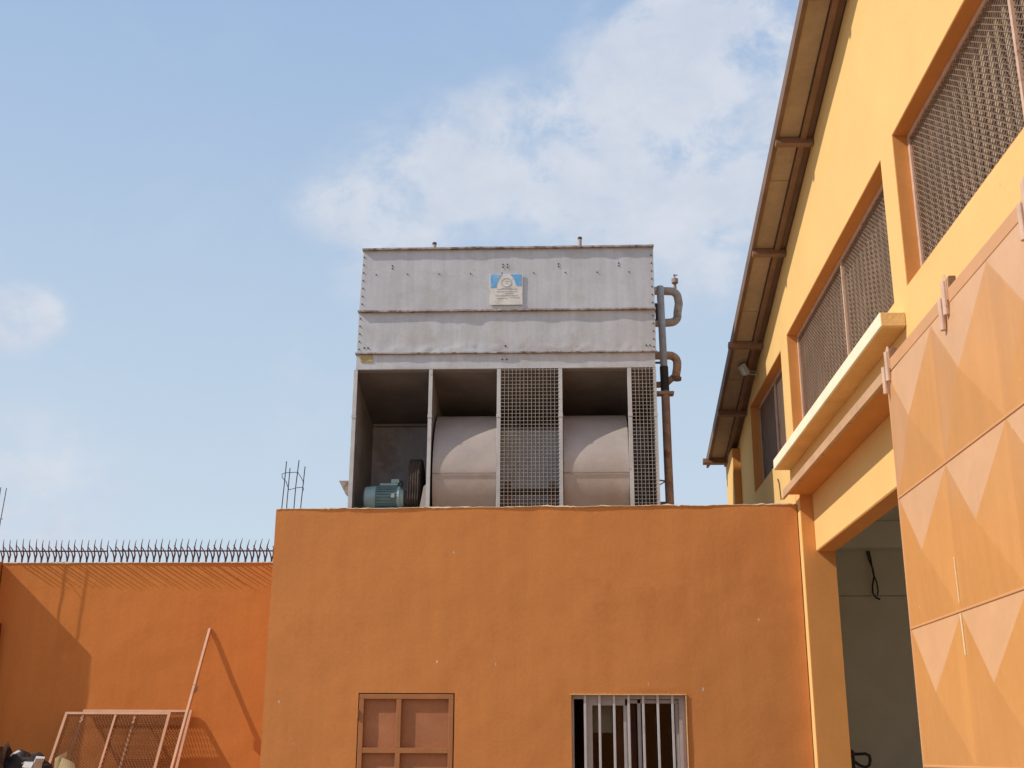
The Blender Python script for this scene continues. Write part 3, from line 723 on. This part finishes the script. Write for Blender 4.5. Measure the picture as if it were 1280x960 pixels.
# wire guards
def guard(x0, x1):
    q = MB(); n = round((x1-x0)/.0495)
    for k in range(1, n): 
        x = x0+(x1-x0)*k/n; q.bar((x, YF-.006, 4.2), (x, YF-.006, 6.49), .0055)
    z = 4.22
    while z < 6.485: q.bar((x0, YF-.0005, z), (x1, YF-.0005, z), .0055); z += .0500
    q.build('wire_guard', 'wire', cu)
guard(-.777, -.014); guard(.951, 1.24)
q = MB(); q.box(-.83, .04, 15.9, 15.96, 4.98, 5.07); q.build('bearing_beam', 'yellowold', cu, bevel=.004)
q = MB(); q.tube([(-1.82, 15.82, 5.0), (.95, 15.82, 5.0)], .03, 12); q.build('fan_shaft', 'iron', cu, smooth=True)
for x in (-.72, -.1): 
    q = MB(); q.box(x-.05, x+.05, 15.84, 15.895, 4.2, 5.14); q.build('bearing_post', 'brown', cu, bevel=.004)
# motor
my, mz = 15.32, 4.80
q = MB(); q.lathe_x([(-2.42, .150), (-2.14, .150)], my, mz, 40)
for k in range(26):
    t_ = 2*math.pi*k/26; c0, s0 = math.cos(t_), math.sin(t_)
    q.bar((-2.41, my+.158*c0, mz+.158*s0), (-2.15, my+.158*c0, mz+.158*s0), .008, .030, up=(0, c0, s0))
mo = q.build('motor', 'teal', cu)
q = MB(); q.lathe_x([(-2.59, .085), (-2.585, .13), (-2.565, .160), (-2.425, .172), (-2.42, .165)], my, mz, 40); q.build('fan_cover', 'teal_light', mo, smooth=True)
q = MB(); q.lathe_x([(-2.14, .165), (-2.11, .165), (-2.10, .14), (-2.06, .11), (-2.05, .05), (-1.88, .02)], my, mz, 36); q.build('end_flange', 'teal_light', mo, smooth=True, angle=25)
q = MB(); q.box(-2.38, -2.14, my-.07, my+.06, mz+.165, mz+.195); q.build('top_rib', 'teal_light', mo, bevel=.006)
q = MB(); q.box(-2.235, -2.125, my-.06, my+.05, mz+.196, mz+.255); q.build('terminal_box', 'teal_light', mo, bevel=.012)
q = MB(); q.tube([(-2.12, my-.02, mz+.24), (-2.085, my-.02, mz+.22), (-2.09, my-.02, mz+.17), (-2.12, my, mz+.15)], .010, 6); q.build('cable', 'black', mo, smooth=True)
q = MB(); q.box(-2.21, -2.165, my-.185, my-.17, mz-.02, mz+.03); q.build('rating_plate', 'alu', mo)
q = MB(); q.box(-2.40, -2.10, my-.16, my+.16, 4.2, mz-.15); q.build('foot', 'teal', mo)
def pulley(name, x0, x1, cy, cz, r, n):
    pr = [(x0, r*.3), (x0, r)]
    w = (x1-x0)/n
    for k in range(n): 
        a_ = x0+w*k; pr += [(a_+w*.18, r), (a_+w*.40, r*.955), (a_+w*.60, r*.955), (a_+w*.82, r)]
    pr += [(x1, r), (x1, r*.3)]
    q = MB(); q.lathe_x(pr, cy, cz, 48); return q.build(name, 'belt', cu)
pulley('small_pulley', -2.045, -1.885, my, mz, .105, 5)
pb = pulley('large_pulley', -2.015, -1.855, 15.60, 5.0, .385, 5)
q = MB()
for k in range(5):
    x = -2.0+.032*k
    c1, r1, c2, r2 = Vector((15.60, 5.0)), .388, Vector((my, mz)), .108
    d_ = c2-c1; D = d_.length; base_ = math.atan2(d_.y, d_.x); al = math.acos((r1-r2)/D)
    pts = []
    for t_ in [base_+al + (2*math.pi-2*al)*i/36 for i in range(37)]: pts.append((x, c1.x+r1*math.cos(t_), c1.y+r1*math.sin(t_)))
    for t_ in [base_-al + (2*al)*i/12 for i in range(13)]: pts.append((x, c2.x+r2*math.cos(t_), c2.y+r2*math.sin(t_)))
    pts.append(pts[0]); q.tube(pts, .0085, 6, cap=False)
q.build('drive_belts', 'belt', cu)
q = MB(); q.prism([(-1.90, 4.2), (-1.745, 4.2), (-1.745, 4.95), (-1.78, 4.92)], 1, 15.10, 15.12); q.build('belt_bracket', 'steel_fan', cu)
# stub pipes on top
for x, z1, y in ((-1.765, 8.52, 15.5), (.305, 8.575, 15.5)):
    q = MB(); q.tube([(x, y, 8.24), (x, y, z1)], .026, 14); st = q.build('stub_pipe', 'tanpipe', cu, smooth=True, angle=50)
    q = MB(); q.tube([(x, y, z1+.0005), (x, y, z1+.03)], .031, 14); q.build('cap', 'iron', st)
# funnel on the left side
q = MB(); q.prism([(-2.965, 5.08), (-2.747, 5.08), (-2.747, 4.84), (-2.87, 4.90)], 1, 15.45, 15.70); q.build('hopper', 'tanpipe', cu, bevel=.004)
# pipework on the right side
y = 15.8
q = MB(); q.tube([(1.27, y, 7.90), (1.55, y, 7.89)] + arc((1.58, y, 7.78), .11, 90, 0, 6)[1:] + [(1.70, y, 7.70), (1.675, y, 7.55)] + arc((1.57, y, 7.52), .105, 0, -90, 6) + [(1.50, y, 7.41), (1.27, y, 7.41)], .058, 16)
hp = q.build('header_pipe', 'tanpipe', cu, smooth=True, angle=50)
q = MB(); q.tube([(1.655, y, 7.90), (1.655, y, 8.00)], .022, 10); q.tube([(1.655, y-.01, 7.99), (1.655, y-.01, 8.01), (1.655, y-.01, 8.07), (1.655, y-.01, 8.09)], [.02, .047, .047, .02], 14)
q.tube([(1.655, y, 8.09), (1.655, y, 8.15)], .010, 8); q.bar((1.635, y, 8.13), (1.70, y, 8.135), .012); q.build('valve', 'rusty', hp, smooth=True)
q = MB(); q.tube([(1.27, y, 6.925), (1.52, y, 6.925)] + arc((1.535, y, 6.815), .11, 90, -5, 6)[1:] + [(1.64, y, 6.74), (1.615, y, 6.60)], .058, 16)
op = q.build('outlet_pipe', 'orangerust', cu, smooth=True, angle=50)
q = MB(); q.tube([(1.622, y, 6.605), (1.618, y, 6.565)], .075, 16); q.build('flange_ring', 'brown', op)
q = MB(); q.tube([(1.60, y, 6.62), (1.50, y, 6.53), (1.42, y, 6.50), (1.27, y, 6.49)], .045, 12); q.build('return_pipe', 'rusty', op, smooth=True)
ys = 15.5
q = MB(); q.tube([(1.415, ys, 7.84), (1.43, ys, 6.66)], .050, 16); rp = q.build('riser_pipe', 'greypipe', cu, smooth=True, angle=50)
q = MB(); q.tube([(1.352, ys+.03, 7.60), (1.362, ys+.03, 7.35)], .018, 8); q.tube([(1.27, ys, 6.72), (1.43, ys, 6.72)], .016, 8); q.build('side_tube', 'iron', rp, smooth=True)
q = MB(); q.tube([(1.43, ys, 6.659), (1.435, ys, 6.31)], .058, 16); q.build('coupling', 'black', rp, smooth=True, angle=50)
q = MB(); q.box(1.29, 1.55, ys-.07, ys+.07, 6.255, 6.295); q.build('pipe_flange', 'rusty', rp, bevel=.004)
q = MB(); q.tube([(1.437, ys, 6.31), (1.44, ys, 5.4), (1.45, ys, 4.16)], .057, 16); q.build('lower_pipe', 'rusty', rp, smooth=True, angle=50)
q = MB(); q.bar((1.28, ys, 5.08), (1.42, ys, 5.06), .018); q.bar((1.28, ys, 4.99), (1.40, ys, 5.06), .014); q.box(1.29, 1.40, ys+.07, ys+.17, 4.16, 4.80); q.build('pipe_support', 'rusty', rp)
# sign plate
q = MB(); q.box(-.945, -.490, YF-.022, YF-.014, 7.392, 7.845); sp = q.build('sign_plate', 'signwhite', cu)
ys_ = YF-.0250; q = MB()
def arch(x): return 7.845-.02-.20*((x+.715)/.155)**2 if abs(x+.715) < .155 else 7.6
left = [(-.925, 7.835), (-.925, 7.640), (-.845, 7.640), (-.840, 7.70), (-.825, 7.75), (-.80, 7.795), (-.765, 7.835)]
right = [(-.505, 7.835), (-.66, 7.835), (-.625, 7.795), (-.602, 7.75), (-.59, 7.70), (-.575, 7.665), (-.505, 7.665)]
for pl_ in (left, right):
    q = MB(); q.prism(pl_, 1, ys_, YF-.0222); q.build('sign_sky', 'signblue', sp)
q = MB(); cx_, cz_ = -.710, 7.715; n = 28
for k in range(n):
    a0, a1 = 2*math.pi*k/n, 2*math.pi*(k+1)/n
    q.prism([(cx_+.075*math.cos(a0), cz_+.068*math.sin(a0)), (cx_+.075*math.cos(a1), cz_+.068*math.sin(a1)), (cx_+.062*math.cos(a1), cz_+.056*math.sin(a1)), (cx_+.062*math.cos(a0), cz_+.056*math.sin(a0))], 1, ys_, YF-.0222)
for (a_, b_, z) in ((-.735, -.675, 7.735), (-.725, -.69, 7.705), (-.78, -.62, 7.635), (-.84, -.57, 7.620), (-.84, -.73, 7.585), (-.70, -.56, 7.585), (-.70, -.60, 7.555), (-.86, -.55, 7.525), (-.84, -.70, 7.490), (-.66, -.53, 7.495)):
    x = a_
    while x < b_-.01:
        w = random.uniform(.008, .022); q.box(x, min(x+w, b_), ys_, YF-.0222, z-.004, z+.004); x += w+.007
q.box(-.722, -.717, ys_, YF-.0222, 7.53, 7.60)
q.build('sign_print', 'signgrey', sp)

# ------------------------------------------------------------------ world, sun
L_DIR = Vector((1, .30, -.90)).normalized(); SD = -L_DIR
w = bpy.data.worlds.new('World'); S.world = w; w.use_nodes = True
nt = w.node_tree; N = nt.nodes; L = nt.links; bg = N['Background']
sky = N.new('ShaderNodeTexSky'); sky.sky_type = 'NISHITA'; sky.sun_disc = False
sky.sun_elevation = math.asin(SD.z); sky.sun_rotation = math.atan2(SD.x, SD.y)
sky.altitude = 0; sky.air_density = 1.0; sky.dust_density = 2.0; sky.ozone_density = 1.5
tc = N.new('ShaderNodeTexCoord')
nrm = N.new('ShaderNodeVectorMath'); nrm.operation = 'NORMALIZE'; L.new(tc.outputs['Generated'], nrm.inputs[0])
D0 = nrm.outputs[0]
def mth(op, a, b=None, c=None, clamp=False):
    n = N.new('ShaderNodeMath'); n.operation = op; n.use_clamp = clamp
    for i, v in enumerate((a, b, c)):
        if v is None: continue
        if isinstance(v, (int, float)): n.inputs[i].default_value = v
        else: L.new(v, n.inputs[i])
    return n.outputs[0]
def noi(scale, det, rgh, dist=0., off=(0, 0, 0)):
    m_ = N.new('ShaderNodeMapping'); m_.inputs['Location'].default_value = off; m_.inputs['Scale'].default_value = (1, 1, 1.35)
    L.new(D0, m_.inputs[0])
    n = N.new('ShaderNodeTexNoise'); n.inputs['Scale'].default_value = scale; n.inputs['Detail'].default_value = det
    n.inputs['Roughness'].default_value = rgh; n.inputs['Distortion'].default_value = dist; L.new(m_.outputs[0], n.inputs['Vector']); return n.outputs['Fac']
blobs = [(0.0609,0.8534,0.5176,0.0641,1.),(0.1304,0.8319,0.5394,0.0757,1.2),(0.1689,0.8469,0.5042,0.0640,.95),(0.0019,0.8861,0.4634,0.0557,.8),
 (0.0940,0.8888,0.4486,0.0877,1.),(0.0415,0.9003,0.4332,0.0742,.9),(0.1329,0.8908,0.4345,0.0707,1.),(-0.0909,0.8833,0.4598,0.0574,.95),
 (-0.1307,0.8851,0.4467,0.0540,.95),(-0.1513,0.8980,0.4132,0.0574,.8),(-0.0439,0.8663,0.4977,0.0405,.45),(-0.2018,0.8754,0.4393,0.0304,.4),
 (-0.3990,0.8575,0.3250,0.0170,1.3),(-0.4110,0.8525,0.3250,0.0200,1.5),(-0.4240,0.8465,0.3230,0.0220,1.5),(-0.4380,0.8400,0.3190,0.0220,1.5),(-0.4105,0.8956,0.1715,0.0842,1.25),(-0.2057,0.9378,0.2798,0.0707,.4),(0.1511,0.8649,0.4786,0.0707,.9),
 (.75,-.3,.59,.2,1.),(.2,-.8,.56,.25,1.),(-.75,.2,.63,.15,.8)]
acc = None
wn = noi(7, 3, .5, 0, (3, 1, 2))
for x, y_, z, r, a_ in blobs:
    n = N.new('ShaderNodeVectorMath'); n.operation = 'DISTANCE'; L.new(D0, n.inputs[0]); n.inputs[1].default_value = (x, y_, z)
    q_ = mth('DIVIDE', n.outputs['Value'], r); q_ = mth('MULTIPLY', q_, q_); q_ = mth('MULTIPLY', q_, -1.1)
    q_ = mth('MULTIPLY', mth('EXPONENT', q_), a_)
    acc = q_ if acc is None else mth('ADD', acc, q_)
acc = mth('MINIMUM', acc, 1.25)
f1 = noi(12, 15, .63, .25)
cl = mth('MULTIPLY', acc, mth('MULTIPLY_ADD', f1, 3.1, -.85))
mr = N.new('ShaderNodeMapRange'); mr.interpolation_type = 'SMOOTHSTEP'; L.new(cl, mr.inputs[0])
mr.inputs[1].default_value = .08; mr.inputs[2].default_value = .98; mr.inputs[3].default_value = 0; mr.inputs[4].default_value = .92
wisp = N.new('ShaderNodeMapRange'); L.new(noi(3.2, 10, .66, 1.1, (5, 2, 0)), wisp.inputs[0])
wisp.inputs[1].default_value = .47; wisp.inputs[2].default_value = .80; wisp.inputs[3].default_value = 0; wisp.inputs[4].default_value = .22
fac = mth('MAXIMUM', mr.outputs[0], wisp.outputs[0])
CL = (6.9, 7.3, 8.15, 1)   # cloud radiance before the background strength
HZ = (4.1, 5.75, 8.2, 1)
sep = N.new('ShaderNodeSeparateXYZ'); L.new(D0, sep.inputs[0])
hz = N.new('ShaderNodeMix'); hz.data_type = 'RGBA'; hz.inputs[0].default_value = .85
L.new(sky.outputs[0], hz.inputs[6]); 
grad = N.new('ShaderNodeValToRGB'); L.new(sep.outputs['Z'], grad.inputs[0])
el = grad.color_ramp.elements; el[0].position = 0.; el[0].color = (.68, .78, .88, 1); el[1].position = .9; el[1].color = (.24, .38, .64, 1)
e_ = el.new(.18); e_.color = (.63, .75, .87, 1); e_ = el.new(.35); e_.color = (.53, .67, .84, 1); e_ = el.new(.56); e_.color = (.39, .55, .80, 1)
gs = N.new('ShaderNodeVectorMath'); gs.operation = 'SCALE'; gs.inputs['Scale'].default_value = 10.; L.new(grad.outputs[0], gs.inputs[0])
L.new(gs.outputs[0], hz.inputs[7])
mx = N.new('ShaderNodeMix'); mx.data_type = 'RGBA'; L.new(fac, mx.inputs[0]); L.new(hz.outputs[2], mx.inputs[6]); cm = N.new('ShaderNodeMix'); cm.data_type = 'RGBA'; cm.inputs[6].default_value = (6.0, 6.6, 7.7, 1); cm.inputs[7].default_value = CL
cr = N.new('ShaderNodeMapRange'); L.new(noi(16, 8, .6, .2, (.07, .03, .05)), cr.inputs[0]); cr.inputs[1].default_value = .38; cr.inputs[2].default_value = .62
L.new(cr.outputs[0], cm.inputs[0]); L.new(cm.outputs[2], mx.inputs[7])
L.new(mx.outputs[2], bg.inputs['Color']); bg.inputs['Strength'].default_value = .1
sl = bpy.data.lights.new('sun', 'SUN'); sl.energy = 3.9; sl.angle = math.radians(.5); sl.color = (1, .93, .82)
so = bpy.data.objects.new('sun', sl); COL.objects.link(so); so.location = (-20, -6, 20)
so.rotation_euler = L_DIR.to_track_quat('-Z', 'Y').to_euler()

# ------------------------------------------------------------------ camera
cam = bpy.data.cameras.new('camera'); cob = bpy.data.objects.new('camera', cam); COL.objects.link(cob)
cam.sensor_fit = 'HORIZONTAL'; cam.sensor_width = 36; cam.lens = 1482.4/1280*36; cam.clip_end = 2000; cam.clip_start = .05
r_ = Vector((0.9991682, 0.04054974, 0.00431594)); u_ = Vector((0.00794001, -0.29726685, 0.95476142)); f_ = Vector((-0.03999832, 0.95393298, 0.29734155))
cob.matrix_world = Matrix(((r_.x, u_.x, -f_.x, 0), (r_.y, u_.y, -f_.y, 0), (r_.z, u_.z, -f_.z, 1.6), (0, 0, 0, 1)))
S.camera = cob
S.render.resolution_x = 1024; S.render.resolution_y = 768
S.view_settings.view_transform = 'Standard'; S.view_settings.look = 'None'; S.view_settings.exposure = 0; S.view_settings.gamma = 1
S.view_settings.use_curve_mapping = False
